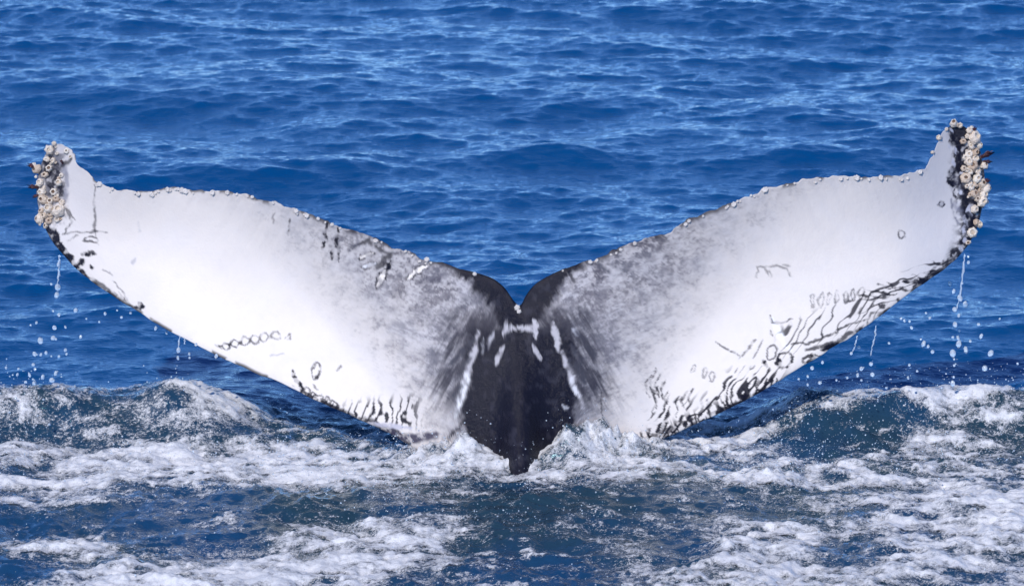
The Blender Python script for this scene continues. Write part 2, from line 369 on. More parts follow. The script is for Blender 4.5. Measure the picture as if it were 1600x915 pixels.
# ---- skin colour, own markings plus some painted shade, laid out in survey coordinates
def seg_dist(px, py, pts):
    d = np.full(px.shape, 1e9); tt = np.zeros(px.shape); tot = 0
    pts = np.array(pts, float); Ls = np.hypot(*np.diff(pts, axis=0).T); tot = Ls.sum(); acc = 0
    for i in range(len(pts)-1):
        a, b = pts[i], pts[i+1]; v = b-a; q = np.clip(((px-a[0])*v[0]+(py-a[1])*v[1])/max(v@v, 1e-6), 0, 1)
        e = np.hypot(px-a[0]-q*v[0], py-a[1]-q*v[1]); m = e < d
        d = np.where(m, e, d); tt = np.where(m, (acc+q*Ls[i])/tot, tt); acc += Ls[i]
    return d, tt
class Skin:
    def __init__(s, px, py):
        s.px, s.py = px, py
        s.wx = px + 9*(fbm(px/13, py/13, 4, 300, .6)-.5); s.wy = py + 9*(fbm(px/13+7, py/13, 4, 310, .6)-.5); s.wear = fbm(px/8, py/8, 3, 320, .6)
        s.c = np.zeros((len(px), 3))
    def mix(s, f, rgb): f = np.clip(f, 0, 1)[:, None]; s.c = s.c*(1-f) + np.array(rgb)[None]*f
    def stroke(s, pts, wid, rgb, soft=1.2, a=1.0, taper=True):
        pts = np.array(pts, float); m = wid*2+8
        sel = np.where((s.px > pts[:, 0].min()-m) & (s.px < pts[:, 0].max()+m) & (s.py > pts[:, 1].min()-m) & (s.py < pts[:, 1].max()+m))[0]
        if not len(sel): return
        d, t = seg_dist(s.wx[sel], s.wy[sel], pts)
        w_ = wid*.5*(np.clip(np.sin(np.pi*np.clip(t, .03, .97)), 0, 1)**.35 if taper else 1)
        w_ = w_*(.55+.9*s.wear[sel])
        f = (1-sstep(w_-soft*.5, w_+soft, d))*a*(.35+.65*sstep(.30, .55, s.wear[sel]))
        s.c[sel] = s.c[sel]*(1-f[:, None]) + np.array(rgb)[None]*f[:, None]
    def maze(s, x0, x1, y0, y1, ang, period, warp, thick, mask=None, a=.95, seed=0, soft=.22):
        """parallel rake marks that wander, fork and close into loops"""
        sel = np.where((s.px > x0) & (s.px < x1) & (s.py > y0) & (s.py < y1))[0]
        if not len(sel): return
        x, y = s.px[sel], s.py[sel]; c_, s_ = math.cos(math.radians(ang)), math.sin(math.radians(ang))
        u = x*c_+y*s_; v = -x*s_+y*c_
        ph = u/period + warp*(fbm(u/(period*1.6), v/(period*3.2), 3, 500+seed)-.5)*2
        line = np.abs((ph % 1)-.5)*2
        w_ = thick*(.2+1.7*fbm(u/(period*.9), v/(period*1.8), 2, 520+seed)-.25)
        f = 1-sstep(w_-soft*.4, w_+soft*.4, line)
        win = sstep(.25, .36, fbm(x/(period*1.5), y/(period*1.5), 3, 540+seed)+.05)
        if mask is not None: win = win*mask(x, y)
        f = np.clip(f*win*a, 0, 1)[:, None]; s.c[sel] = s.c[sel]*(1-f)+np.array(BLACK)[None]*f
    def ring(s, cx, cy, rx, ry, ang, wid, rgb, a=1.0, arc=(0, 360), fill=None):
        th = np.radians(np.linspace(arc[0], arc[1], 22)); ca, sa = math.cos(math.radians(ang)), math.sin(math.radians(ang))
        x = rx*np.cos(th); y = ry*np.sin(th); P = np.stack([cx+x*ca-y*sa, cy+x*sa+y*ca], -1)
        if fill: s.stroke([(cx-rx*.6*ca, cy-rx*.6*sa), (cx+rx*.6*ca, cy+rx*.6*sa)], min(rx, ry)*1.7, fill, 1.5, 1, False)
        s.stroke(P, wid, rgb, 1.0, a, False)
BLACK = (.008, .0075, .016); INK = (.02, .018, .024); WHITE = (.82, .75, .685); GREY = (.29, .275, .29)
def pigment_and_shade(px, py, t, side):
    k = Skin(px, py); k.c[:] = WHITE
    dx = np.abs(px-811)
    n1 = fbm(px/46, py/46, 5, 400); n2 = fbm(px/11, py/11, 4, 420, .6)
    # streaks that run out along the blade
    ang = math.radians(24)*(-side)
    u_ = px*math.cos(ang)+py*math.sin(ang); v_ = -px*math.sin(ang)+py*math.cos(ang)
    st = fbm(u_/30, v_/6, 4, 430, .6); st2 = fbm(u_/9, v_/26, 4, 440, .6)
    inner = 1-dx/(520 if side < 0 else 520)
    g = np.clip(inner*1.55 - t*1.25 + .12, 0, 1.2)
    g = np.clip(g + .35*np.clip(inner*1.5-.62, 0, 1), 0, 1)
    m = np.clip(g*(.45+1.15*(.4*n1+.3*st+.3*n2)) , 0, 1)
    k.mix(m*.95, GREY)
    dark = np.clip((g-.30)*1.3, 0, 1)*sstep(.49, .66, .4*n1+.32*n2+.28*st)
    k.mix(dark*.85, (.075, .07, .09))
    fn = fbm(u_/12, v_/3.5, 4, 470, .65)
    cl = fbm(px/24+3, py/20, 4, 475, .6)
    k.mix(np.clip(g*1.25-.12, 0, 1)*sstep(.54, .70, .6*fn+.4*n2)*.45*(.4+1.2*cl), (.10, .095, .115)); k.mix(np.clip(g*1.1, 0, 1)*sstep(.46, .33, .5*fn+.5*cl)*.55, (.62, .59, .60))
    k.mix(np.clip(g*1.3-.2, 0, 1)*sstep(.54, .70, cl)*.5, (.11, .10, .125))
    up = sstep(.75, .15, t+.25*(n1-.5))*.42 + .30*sstep(480, 700, dx+90*(n1-.5))  # greyer upper and outer blade: partly own tone, partly light's slant painted in
    k.mix(np.clip(up, 0, .6)*sstep(60, 200, dx), (.48, .44, .415))
    gr = fbm(px/5, py/4, 3, 477, .7)
    gz = np.clip(g*1.35-.08, 0, 1)
    gm = .15+1.1*sstep(.42, .62, cl)
    k.mix(gz*sstep(.50, .68, .7*gr+.3*fn)*.40*gm, (.07, .065, .085)); k.mix(gz*sstep(.46, .34, .6*gr+.4*n2)*.22, (.66, .62, .62))
    hem = sstep(.42, .05, t+.35*(cl-.5))*sstep(70, 110, dx)*sstep(340 if side < 0 else 300, 200, dx)
    k.mix(hem*sstep(.44, .60, .55*cl+.45*gr)*.75, (.06, .055, .075))
    # overall faint clouding of the white
    k.mix(.10*sstep(.4, .7, n1), (.60, .60, .64)); k.mix(.05*sstep(.5, .7, n2), (.5, .5, .55))
    # mottled shoulder beside the stock, then the black stock
    edge = 72 + 12*np.clip((py-520)/160, 0, 1) + (6 if side > 0 else 0)
    d0 = dx + 30*(n2-.5) + 26*(n1-.5)
    cb, sb = math.cos(math.radians(60)), math.sin(math.radians(60)); al_ = side*(px-811)*cb+py*sb; ac_ = -side*(px-811)*sb+py*cb
    br = fbm(ac_/5, al_/30, 4, 450, .62); br2 = fbm(ac_/11, al_/44, 3, 455, .6)
    fall = sstep(edge+125, edge-5, dx+.25*np.clip(560-py, -60, 80))
    sh = np.clip(fall*1.55+(br-.5)*1.5*fall**.4+(br2-.5)*1.3*fall**.4-.62, 0, 1)*sstep(455, 500, py+30*(n2-.5))*sstep(685, 610, py+40*(br-.5))
    k.mix(sh*.93, (.035, .033, .045))
    core = sstep(edge+5, edge-8, d0-6)*sstep(492, 530, py+14*(n2-.5))
    core = np.maximum(core, sstep(26+.25*np.clip(py-470, 0, 60), 12, dx+20*(n2-.5))*sstep(470, 480, py))
    # black lobes on either side of the notch
    tr = np.interp(px, [700, 742, 768, 786, 803, 811, 822, 835, 855, 880, 905, 935], [417, 426, 434, 447, 470, 478, 461, 445, 432, 421, 412, 402])
    lobew = np.interp(dx, [0, 30, 60, 95, 130], [75, 60, 30, 8, 0])
    core = np.maximum(core, sstep(lobew+16, lobew-12, py-tr+34*(n2-.5)+26*(br-.5))*sstep(130, 90, dx))
    k.mix(core, BLACK)
    k.mix(core*.25*sstep(.55, .75, n2), (.07, .07, .09))
    # grey-blue shade of the curled-away tips, painted into the skin colour
    if side > 0: k.mix(.33*sstep(1370, 1470, px+20*(n1-.5)), (.42, .44, .52))
    else: k.mix(.22*sstep(175, 105, px+20*(n1-.5)), (.45, .45, .5))
    # thin dark rims
    rim = np.clip(fbm(px/22, py/22, 3, 460), 0, 1)
    k.mix(sstep(.035, .0, t)*sstep(.46, .55, rim)*.85, INK)
    k.mix(sstep(.975, .995, t)*sstep(.56, .64, rim)*.85, INK)
    S_ = k.stroke
    if side < 0:
        S_([(745,518),(741,548),(733,575),(722,606)], 7, (.46,.44,.46), 3); S_([(731,585),(722,615),(712,650)], 8, (.7,.69,.7), 4)
        S_([(790,502),(788,526)], 7, (.48,.46,.48)); S_([(788,517),(800,512),(812,512)], 7, (.46,.44,.46), 2, 1, False)
        S_([(788,540),(781,552),(776,568)], 7, (.44,.42,.44)); S_([(808,476),(811,484)], 6, WHITE, 2)
        S_([(770,520),(762,545)], 4, (.45,.44,.47), 3, .8); S_([(757,528),(752,550)], 3, (.4,.4,.43), 3, .7)
        for p in ([(735,560),(716,590)], [(728,545),(700,570)], [(722,600),(708,618)], [(740,530),(722,556)]): S_(p, 7, (.05,.05,.065), 3, .85)
        # entangling scars and bites along the trailing edge
        S_([(511,344),(507,362),(510,372)], 5, INK); S_([(529,356),(527,378),(530,408)], 5.5, INK); S_([(506,380),(505,388)], 5, INK, 1, 1, False)
        S_([(519,395),(518,404)], 4.5, INK); S_([(453,340),(451,366)], 3, INK, 1.5, .8); S_([(428,334),(426,348)], 2.5, INK, 1.5, .6)
        S_([(556,385),(575,376),(590,388),(606,395)], 5, INK, 3, .8); S_([(585,420),(606,404),(612,395)], 9, INK, 3, .8); S_([(560,384),(545,390)], 8, (.07,.07,.09), 4, .7)
        S_([(560,404),(572,399),(582,396)], 10, INK, 2); S_([(562,403),(572,399),(581,396)], 6.5, WHITE, 1, 1)
        S_([(567,418),(586,411)], 9, INK, 2, .8); S_([(568,417),(585,411)], 5.5, (.72,.71,.73), 1)
        S_([(602,421),(595,436),(589,449)], 13, BLACK, 2, 1); S_([(601,424),(595,437),(590,446)], 8, WHITE, 1, 1); S_([(606,420),(610,408)], 6, BLACK, 2)
        S_([(636,433),(652,424),(670,415)], 11, INK, 2); S_([(637,433),(652,424),(669,415)], 7, WHITE, 1)
        S_([(665,430),(680,437),(690,432)], 9, (.07,.065,.09), 5, .75); S_([(640,385),(660,400),(690,410)], 6, INK, 4, .7)
        # bitten tip
        S_([(70,350),(84,378),(104,402)], 17, BLACK, 3, 1, False); S_([(104,402),(132,430)], 9, BLACK, 3, 1); S_([(128,428),(160,448),(205,478)], 6, INK, 3, .8)
        tipm = sstep(112, 90, px+14*(n2-.5))*sstep(360, 335, py)
        k.mix(tipm*sstep(.40, .56, .5*n2+.5*fbm(px/7, py/7, 3, 480))*.95, BLACK); k.mix(tipm*.35, (.35,.34,.38))
        S_([(80,255),(84,280),(88,300)], 22, BLACK, 5, .95, False); S_([(88,245),(101,262),(104,290),(98,320)], 6, (.2,.2,.24), 3, .7); S_([(95,258),(112,250)], 6, INK, 3, .8)
        S_([(148,290),(147,330),(150,372)], 3.5, INK, 2, .7); S_([(133,362),(150,361),(166,362)], 3, INK, 1.5, .7); S_([(100,366),(112,345),(104,326),(118,344)], 2.5, INK, 1.5, .75)
        S_([(96,367),(130,362)], 2.2, INK, 1.5, .6); S_([(104,377),(124,368)], 2.2, INK, 1.5, .6)
        k.ring(144,375,11,5,8, 2.4, INK, .8); k.ring(140,398,10,4,0, 4, INK, .85, (150, 330)); S_([(124,412),(132,408)], 9, BLACK, 2); S_([(141,413),(143,420)], 5, BLACK, 2)
        S_([(133,398),(147,397)], 6, BLACK, 2); S_([(160,420),(175,430),(170,424)], 2, INK, 1.5, .5); S_([(175,438),(192,455),(202,474)], 2.5, INK, 1.5, .7)
        S_([(185,455),(200,475)], 2, INK, 1.5, .7); S_([(210,480),(224,478),(217,472),(220,482)], 5, BLACK, 2)
        S_([(207,412),(212,402)], 4, (.35,.34,.37), 3, .6); S_([(218,348),(218,362)], 3, (.3,.3,.33), 3, .5)
        # string of oval rake marks
        for i, (x, y) in enumerate([(352,541),(367,537),(382,533),(397,530),(413,527),(431,525)]):
            k.ring(x, y, 6.5, 6.0, -20, 2.2, INK, .85-.06*i); S_([(x-9,y+4),(x-6,y-2)], 4.5, BLACK, 1.5, .9-.12*i)
        S_([(444,527),(452,522),(453,529),(447,529)], 2.5, INK, 1, .7); S_([(337,540),(343,545)], 4, BLACK); S_([(424,555),(444,553)], 2, GREY, 2, .5)
        S_([(457,578),(462,594),(470,605)], 6.5, BLACK, 2); k.ring(494,580,6,13,12, 2.6, INK, .8); S_([(492,590),(499,586)], 5, INK, 2, .9); S_([(490,602),(497,606)], 3, INK, 1.5, .7)
        S_([(528,579),(533,572)], 3, INK, 2, .7); S_([(472,340),(476,352)], 2.5, GREY, 2, .5)
        for x, y in [(474,611),(486,617),(496,622),(507,626),(517,632)]:
            S_([(x-5,y-4),(x,y+6),(x+7,y+8)], 6, INK, 2, .95); k.ring(x+4, y-2, 5, 4, 40, 2.2, INK, .8)
        k.maze(525, 670, 612, 676, 14, 13, 1.25, .36, lambda x, y: sstep(612, 634, y+.12*(x-600))*sstep(672, 655, y-.1*(x-600))*sstep(525, 545, x)*sstep(670, 640, x), .97, 1)
        k.maze(465, 545, 600, 650, 30, 11, .8, .36, lambda x, y: sstep(12, 5, np.abs(y-(610+.52*(x-468)))), .97, 2)
        S_([(530,645),(560,655),(600,668),(632,680)], 12, BLACK, 4, .9); S_([(575,660),(610,664),(640,668)], 6, (.5,.48,.54), 3, .9); S_([(600,672),(640,686),(680,680)], 12, (.05,.045,.075), 5, .95)
        S_([(700,684),(720,668)], 5, BLACK, 2)
    else:
        S_([(864,505),(868,522),(874,546)], 8, (.46,.44,.46), 2.5); S_([(878,548),(890,580),(902,612),(911,636)], 6.5, (.46,.44,.46), 3); S_([(893,590),(905,622)], 6, (.68,.67,.69), 3)
        S_([(836,502),(838,528)], 7, (.48,.46,.48)); S_([(811,512),(826,513),(837,515)], 7, (.46,.44,.46), 2, 1, False); S_([(833,538),(838,548),(845,562)], 7, (.42,.40,.42))
        S_([(880,632),(888,638)], 4, (.5,.5,.53), 2, .8); S_([(895,515),(902,525)], 5, (.5,.5,.54), 3, .8); S_([(940,612),(941,650)], 3.4, INK, 2, .85)
        for p in ([(905,570),(914,598)], [(893,540),(908,570)], [(915,540),(935,562)], [(900,520),(925,545)], [(890,560),(903,590)]): S_(p, 8, (.05,.05,.065), 4, .85)
        S_([(960,412),(975,422),(985,416)], 7, (.1,.1,.12), 5, .6); S_([(935,415),(950,425)], 9, (.07,.07,.09), 5, .8)
        # barnacle-scarred tip
        S_([(1492,196),(1503,225),(1507,262),(1512,300),(1520,340),(1522,365)], 26, BLACK, 4, .97, False); S_([(1521,350),(1512,378),(1488,410)], 20, BLACK, 4, .95, False)
        S_([(1488,410),(1460,432),(1430,452)], 8, BLACK, 3, .9)
        r_ = random.Random(9)
        tipm = sstep(1478, 1500, px+14*(n2-.5)-.10*np.clip(py-260, 0, 99)+.5*np.clip(py-370, 0, 99))*sstep(430, 405, py)
        k.mix(tipm*sstep(.36, .52, .5*n2+.5*fbm(px/7, py/7, 3, 480))*.95, BLACK)
        for i in range(34):
            y = 205+i*6.3; x = np.interp(y, [200, 260, 330, 370, 415], [1484, 1491, 1506, 1510, 1480])+r_.uniform(-6, 12)
            S_([(x-2,y-5),(x+r_.uniform(-3,5),y+5)], r_.uniform(3, 6.5), r_.choice([(.45,.45,.52), (.6,.6,.66), BLACK, BLACK]), 1.5, .9)
        k.ring(1493,280,9,12,10, 4, BLACK, 1, fill=(.05,.05,.07)); k.ring(1498,300,7,9,20, 3, BLACK, .95); S_([(1489,262),(1484,272),(1488,285)], 8, BLACK, 3)
        S_([(1487,310),(1489,335),(1500,350)], 3, (.15,.15,.19), 2, .8); S_([(1492,318),(1506,338)], 6, (.2,.2,.26), 5, .7)
        k.ring(1470,318.5,5,4.2,15, 3, BLACK, .95, fill=(.2,.2,.24)); k.ring(1407.5,364.5,6.6,5.2,30, 2.4, INK, .85)
        # rake marks low on the blade
        S_([(1181,433),(1183,418),(1195,417),(1200,432)], 2.2, INK, 1.5, .6); S_([(1195,417),(1215,414),(1228,420),(1237,432)], 2.6, INK, 1.5, .6); S_([(1203,420),(1204,434)], 2, INK, 1.5, .5); S_([(1224,412),(1234,418)], 2, INK, 1, .5)
        for i in range(7): x = 1270+i*12.5; k.ring(x, 468-i*1.2+r_.uniform(-3, 3), 3.2, 10, 12, 1.9, INK, .55+.03*i)
        for (x, y, L_, a_) in [(1352,462,26,-8),(1385,458,34,4),(1400,447,30,8),(1425,440,34,-2),(1437,432,26,6),(1455,424,22,-8),(1420,452,40,-4),(1380,447,22,10),(1462,410,14,16)]:
            c_, s_ = math.cos(math.radians(a_)), math.sin(math.radians(a_)); S_([(x-L_*.5*c_,y-L_*.5*s_-2),(x,y+2),(x+L_*.5*c_,y+L_*.5*s_)], 3, INK, 1.2, .9)
        k.ring(1374,461,15,5,2, 2.4, INK, .85); S_([(1412,438),(1430,439),(1448,437)], 8, BLACK, 1.5); S_([(1470,412),(1455,425),(1440,440),(1425,452)], 5, BLACK, 2, .9)
        S_([(1376,477),(1380,478)], 6, BLACK, 1.5, .9, False); S_([(1404,467),(1407,469)], 4.5, BLACK, 1.5, .9, False); S_([(1361,476),(1363,477)], 4, BLACK, 1, .8, False)
        S_([(1355,506),(1360,488),(1392,484),(1410,482)], 2.6, INK, 1.2, .75); S_([(1346,480),(1342,490),(1350,478)], 3, INK, 1, .8)
        S_([(1206,497),(1214,512),(1224,534),(1236,548)], 7.5, (.93,.92,.92), 1.5, .8); S_([(1204,493),(1207,503),(1222,505),(1238,499)], 2.8, INK, 1.2, .85); S_([(1203,515),(1208,524)], 3, INK, 1.5, .8)
        k.maze(1195, 1420, 455, 565, 32, 14, 1.2, .22, lambda x, y: sstep(34, 16, np.abs(y-(533-.42*(x-1225))))*sstep(1205, 1230, x)*sstep(1400, 1350, x), .9, 3)
        k.maze(1330, 1490, 405, 500, 74, 13, 1.1, .22, lambda x, y: sstep(26, 10, np.abs(y-(478-.50*(x-1345))))*sstep(1330, 1370, x), .9, 4)
        S_([(1236,536),(1262,538),(1290,525),(1330,507),(1355,498)], 3, INK, 1.2, .85); S_([(1260,545),(1300,536),(1335,518),(1362,506)], 5.5, BLACK, 2, .85)
        S_([(1285,545),(1310,535)], 6, BLACK, 2); S_([(1120,535),(1138,548),(1158,555)], 2.8, INK, 1.2, .8); S_([(1158,560),(1170,545),(1180,530)], 2.5, INK, 1.2, .7)
        S_([(1178,558),(1186,540),(1192,530)], 2.5, INK, 1.2, .7); k.ring(1225,563,11,12,10, 3.6, BLACK, .95); S_([(1216,560),(1221,574)], 6, BLACK, 2); S_([(1194,560),(1197,571)], 6.5, BLACK, 1.5)
        k.ring(1207,549,6,12,15, 2.2, INK, .8); k.ring(1262,560,9,5,-20, 3.2, BLACK, .9); S_([(1258,568),(1270,553),(1282,556)], 3, INK, 1.2, .9)
        # dense maze of scars near the water
        low = lambda x: np.interp(x, [990, 1030, 1060, 1100, 1150, 1200, 1240], [694, 688, 674, 656, 633, 606, 581])
        k.maze(1000, 1240, 570, 694, 35, 13, 1.5, .40, lambda x, y: sstep(62, 34, low(x)-y+10*np.sin(x/17))*sstep(1000, 1020, x)*sstep(1240, 1205, x), .97, 5)
        k.maze(1000, 1215, 590, 694, -20, 12, 1.7, .44, lambda x, y: sstep(30, 10, low(x)-y), .97, 6)
        for (x, y, h_) in [(1012,604,20),(1019,600,24),(1026,606,22),(1034,612,18),(1023,622,18),(1040,622,14),(1058,632,14),(1068,628,16),(1078,624,16)]:
            S_([(x+5,y-h_),(x-2,y-h_*.2),(x+3,y+h_*.7)], 3.2, BLACK, 1.2, .9)
        k.ring(1084,574,3,6,20, 1.8, INK, .6); k.ring(1102,582,3,9,15, 1.9, INK, .6); k.ring(1112,588,3,8,15, 1.9, INK, .6)
        S_([(1205,606),(1180,618),(1150,632),(1110,648)], 7, BLACK, 2, .9); S_([(1090,652),(1050,668),(1010,686),(985,692)], 7, BLACK, 3, .8)
    return np.clip(k.c, .008, .93)

whale = bpy.data.objects.new('humpback_whale', None); col.objects.link(whale); whale.empty_display_size = .3
tag(whale, 'humpback whale tail raised from the sea, black and white underside of both flukes showing', 'whale')
def build_body():
    V = []; F = []; C = []; PX = []; off = 0; info = []
    center = {}
    for side in (-1, 1):
        r, l, n, tf, (Pf, pxf, pyf), (Pb, pxb, pyb) = build_side(side)
        nf = Pf.shape[1]; nb = Pb.shape[1]
        V.append(Pf.reshape(-1, 3)); F.append(grid_faces(n, nf, off, flip=side < 0))
        tt = np.broadcast_to(tf, pxf.shape)
        C.append(pigment_and_shade(pxf.ravel(), pyf.ravel(), tt.ravel(), side)); PX.append(np.stack([pxf, pyf], -1).reshape(-1, 2))
        off += n*nf
        V.append(Pb.reshape(-1, 3)); F.append(grid_faces(n, nb, off, flip=side > 0))
        C.append(np.tile(BLACK, (n*nb, 1))); PX.append(np.stack([pxb, pyb], -1).reshape(-1, 2)+9999); off += n*nb
    V = np.vstack(V); F = np.vstack(F); C = np.vstack(C); PX = np.vstack(PX)
    # weld the seams: blade rims and the midline
    key = np.round(V*4000).astype(np.int64); _, idx, inv = np.unique(key, axis=0, return_index=True, return_inverse=True)
    inv = inv.reshape(-1); F = inv[F]; V, C, PX = V[idx], C[idx], PX[idx]
    ok = np.array([len(set(f)) == 4 for f in F.tolist()]); tri = F[~ok]
    tris = []
    for f in tri.tolist():
        g = list(dict.fromkeys(f))
        if len(g) == 3: tris.append(g)
    F4 = F[ok]
    me = bpy.data.meshes.new('body')
    loops = np.concatenate([F4.ravel(), np.array(tris, int).ravel()]).astype(np.int32)
    starts = np.concatenate([np.arange(len(F4))*4, len(F4)*4+np.arange(len(tris))*3]).astype(np.int32)
    me.vertices.add(len(V)); me.vertices.foreach_set('co', V.astype(np.float32).ravel())
    me.loops.add(len(loops)); me.loops.foreach_set('vertex_index', loops)
    me.polygons.add(len(starts)); me.polygons.foreach_set('loop_start', starts); me.polygons.foreach_set('use_smooth', np.ones(len(starts), bool))
    me.update(calc_edges=True); me.validate()
    m = NT('whale_skin'); me.materials.append(m.m)
    o = bpy.data.objects.new('body', me); col.objects.link(o); o.parent = whale
    attr_c(o, 'pigment_and_shade', C)
    a = m.attr('pigment_and_shade'); m.l(a.outputs['Color'], m.b.inputs['Base Color'])
    m.setin(m.b, Roughness=.55, IOR=1.36); m.b.inputs['Specular IOR Level'].default_value = .06; m.b.inputs['Coat Weight'].default_value = .5; m.b.inputs['Coat Roughness'].default_value = .18
    n1 = m.noise(14, 5, .6); n2 = m.noise(90, 3, .6)
    m.l(m.bump(n2.outputs['Fac'], .3, .003, m.bump(n1.outputs['Fac'], .25, .012)), m.b.inputs['Normal'])
    n3 = m.noise(46, 4, .7); m.l(m.bump(n3.outputs['Fac'], .8, .012), m.b.inputs['Coat Normal']); m.b.inputs['Coat IOR'].default_value = 1.33
    N = np.zeros(len(V)*3, np.float32); me.vertices.foreach_get('normal', N)
    print('body tris', len(F4)*2+len(tris))
    return o, V, N.reshape(-1, 3), PX
body, BV, BN, BPX = build_body()

# ---------------------------------------------------------------- barnacles on the whale
def barnacle_mesh(seed, mats):
    r_ = random.Random(seed); n = 12; me = bpy.data.meshes.new('barnacle'); V = []; F = []; mi = []
    op = r_.choice([.30, .36, .46]); rings = [(1.0, -.25), (.97, .12), (.80, .50), (op+.14, .80), (op, .80), (op*.6, .50)]
    wob = [1+.10*(1 if i % 2 else -1)+r_.uniform(-.07, .07) for i in range(n)]
    for j, (rr, h) in enumerate(rings):
        for i in range(n):
            a = 2*math.pi*i/n; q = rr*(wob[i] if j < 4 else 1+r_.uniform(-.06, .06))
            V.append((q*math.cos(a), q*math.sin(a), h+r_.uniform(-.04, .04)))
    V.append((0, 0, .52))
    for j in range(len(rings)-1):
        for i in range(n):
            F.append((j*n+i, j*n+(i+1) % n, (j+1)*n+(i+1) % n, (j+1)*n+i)); mi.append(0 if j < 4 else 1)
    for i in range(n): F.append(((len(rings)-1)*n+i, (len(rings)-1)*n+(i+1) % n, len(V)-1)); mi.append(1)
    me.from_pydata(V, [], F)
    for m in mats: me.materials.append(m)
    me.polygons.foreach_set('material_index', mi); me.polygons.foreach_set('use_smooth', [j < 4*n for j in range(len(F))]); me.update()
    return me
def shell_material(name, c0, c1):
    m = NT(name); n = m.noise(2.2, 4, .6)
    oi = m.n('ShaderNodeObjectInfo'); f = m.math('ADD', m.math('MULTIPLY', n.outputs['Fac'], .6), m.math('MULTIPLY', oi.outputs['Random'], .5))
    m.l(m.mix(f, c0, c1), m.b.inputs['Base Color']); m.setin(m.b, Roughness=.3)
    m.l(m.bump(n.outputs['Fac'], .5, .08), m.b.inputs['Normal']); return m.m
SHELL = shell_material('barnacle_shell', (.95, .89, .78), (.72, .58, .46)); PLATE = shell_material('barnacle_mouth', (.40, .29, .20), (.85, .75, .62))
PALE = shell_material('pale_barnacle_shell', (.84, .79, .74), (.66, .60, .56))
DARKM = shell_material('dark_barnacle_mouth', (.10, .06, .04), (.3, .2, .14)); BROWN = shell_material('brown_barnacle_shell', (.82, .70, .56), (.50, .36, .26))
BMESH = [barnacle_mesh(i, ((SHELL, SHELL, SHELL, BROWN)[i % 4], (PLATE, DARKM)[i % 2])) for i in range(8)]; EDGE = [barnacle_mesh(9+i, (PALE, PALE)) for i in range(4)]
FR = np.where(BPX[:, 0] < 5000)[0]
def skin_at(px, py):
    i = FR[np.argmin((BPX[FR, 0]-px)**2+(BPX[FR, 1]-py)**2)]; return BV[i], BN[i], BPX[i]
def orient(n, twist):
    q = Vector(n).normalized().to_track_quat('Z', 'Y'); return (q.to_matrix() @ Matrix.Rotation(twist, 3, 'Z')).to_euler()
def barnacle(px, py, r, out=(0, 0), lot=None):
    p, n, q = skin_at(px, py)
    P = at_depth(np.array(px), np.array(py), np.array(p[1]-r*.003*.3))
    o = bpy.data.objects.new('barnacle', random.choice(lot or BMESH)); col.objects.link(o); o.parent = whale
    d = np.array([0, -1, .25]) + np.array([out[0], 0, out[1]]) + .5*n + rng.normal(size=3)*.22
    o.location = P; o.rotation_euler = orient(d, random.uniform(0, 6)); k = r*.003
    k *= random.uniform(.62, 1.32) if lot is None else 1; o.scale = (k*random.uniform(.85, 1.25), k*random.uniform(.85, 1.2), k*(random.uniform(.75, 1.3) if lot is None else random.uniform(.4, .75)))
    return o
TIP_L = [(84.5,224,6.5),(77,234,7),(104,236,5),(110,245,4),(89,240,5),(73.5,249,6),(83,251,6),(76.5,263,7),(57,264,7),(62,285,8.5),(65,300,7.5),(84,300,8),(68,312,7),(78,314,7),
         (88,311,6.5),(76.5,326,8),(92,329,8.5),(64,329,6),(62,342,6),(76,345,7),(89,343,6.5),(92,285,5.5),(71,352,4.5),(96,274,4.5),(56,276,4.5),(70,273,4.5),(69,337,5),(97,316,4.5)]
TIP_R = [(1490,193,5.5),(1500,196,6),(1515,204,6),(1523,214,8),(1511,213,6),(1505,221,4.5),(1518,229,6.5),(1514,241,6),(1524,238,6),(1524,248,6),(1514,252,7),(1506,263,7),(1520,259,8),
         (1528,267,7.5),(1539,258,6),(1509,278,8),(1515,286,6),(1527,279,7.5),(1535,286,6.5),(1518,292,6.5),(1511,291,6),(1523,302,7.5),(1541,294,7.5),(1535,315,8),(1523,327,5),(1530,350,7),
         (1519,363,6),(1513,379,5),(1457,238,4),(1479,202,4),(1467,215,3.5),(1531,297,5.5),(1537,304,6.5),(1530,226,5),(1516,268,5.5),(1525,288,5.5),(1516,304,5.5),(1527,310,5),(1508,246,4)]
for lot_ in (TIP_L, TIP_R):
    for x, y, r in list(lot_):
        if r > 5 and random.random() < .75: a_ = random.uniform(0, 6.28); lot_.append((x+r*1.1*math.cos(a_)*.7, y+r*1.1*math.sin(a_), random.uniform(2.4, 4.2)))
for x, y, r in TIP_L: barnacle(x, y, r, (-.5 if x < 75 else .1, .3))
for x, y, r in TIP_R: barnacle(x, y, r, (.5 if x > 1520 else -.1, .3))
for side, spans in ((-1, [(150, 530, 8.5), (530, 745, 17)]), (1, [(1100, 1450, 8.5), (880, 1100, 19)])):
    T_ = smooth_curve(TRAIL[side])
    for lo, hi, stp in spans:
        x = lo
        while x < hi:
            y = np.interp(x, *(T_[np.argsort(T_[:, 0])].T)); p, n, q = skin_at(x, y)
            r = random.choice([1.8, 2.2, 2.6, 3.2, 4.2]) if stp < 12 else random.choice([1.8, 2.2, 2.6, 3.2])
            barnacle(x+random.uniform(-2, 2), q[1]+random.uniform(.5, 6.0), r, (0, .4), EDGE); x += stp*random.choice([.4, .6, 1.2, 2.2, 4.0])
for x, y, r in [(262,296,4.5),(284,298,4),(332,301,4.5),(355,301,3.5),(587,376,3.5),(667,405,4),(808,480,5),(811,486,4)]: barnacle(x, y, r, (0, .5), EDGE)

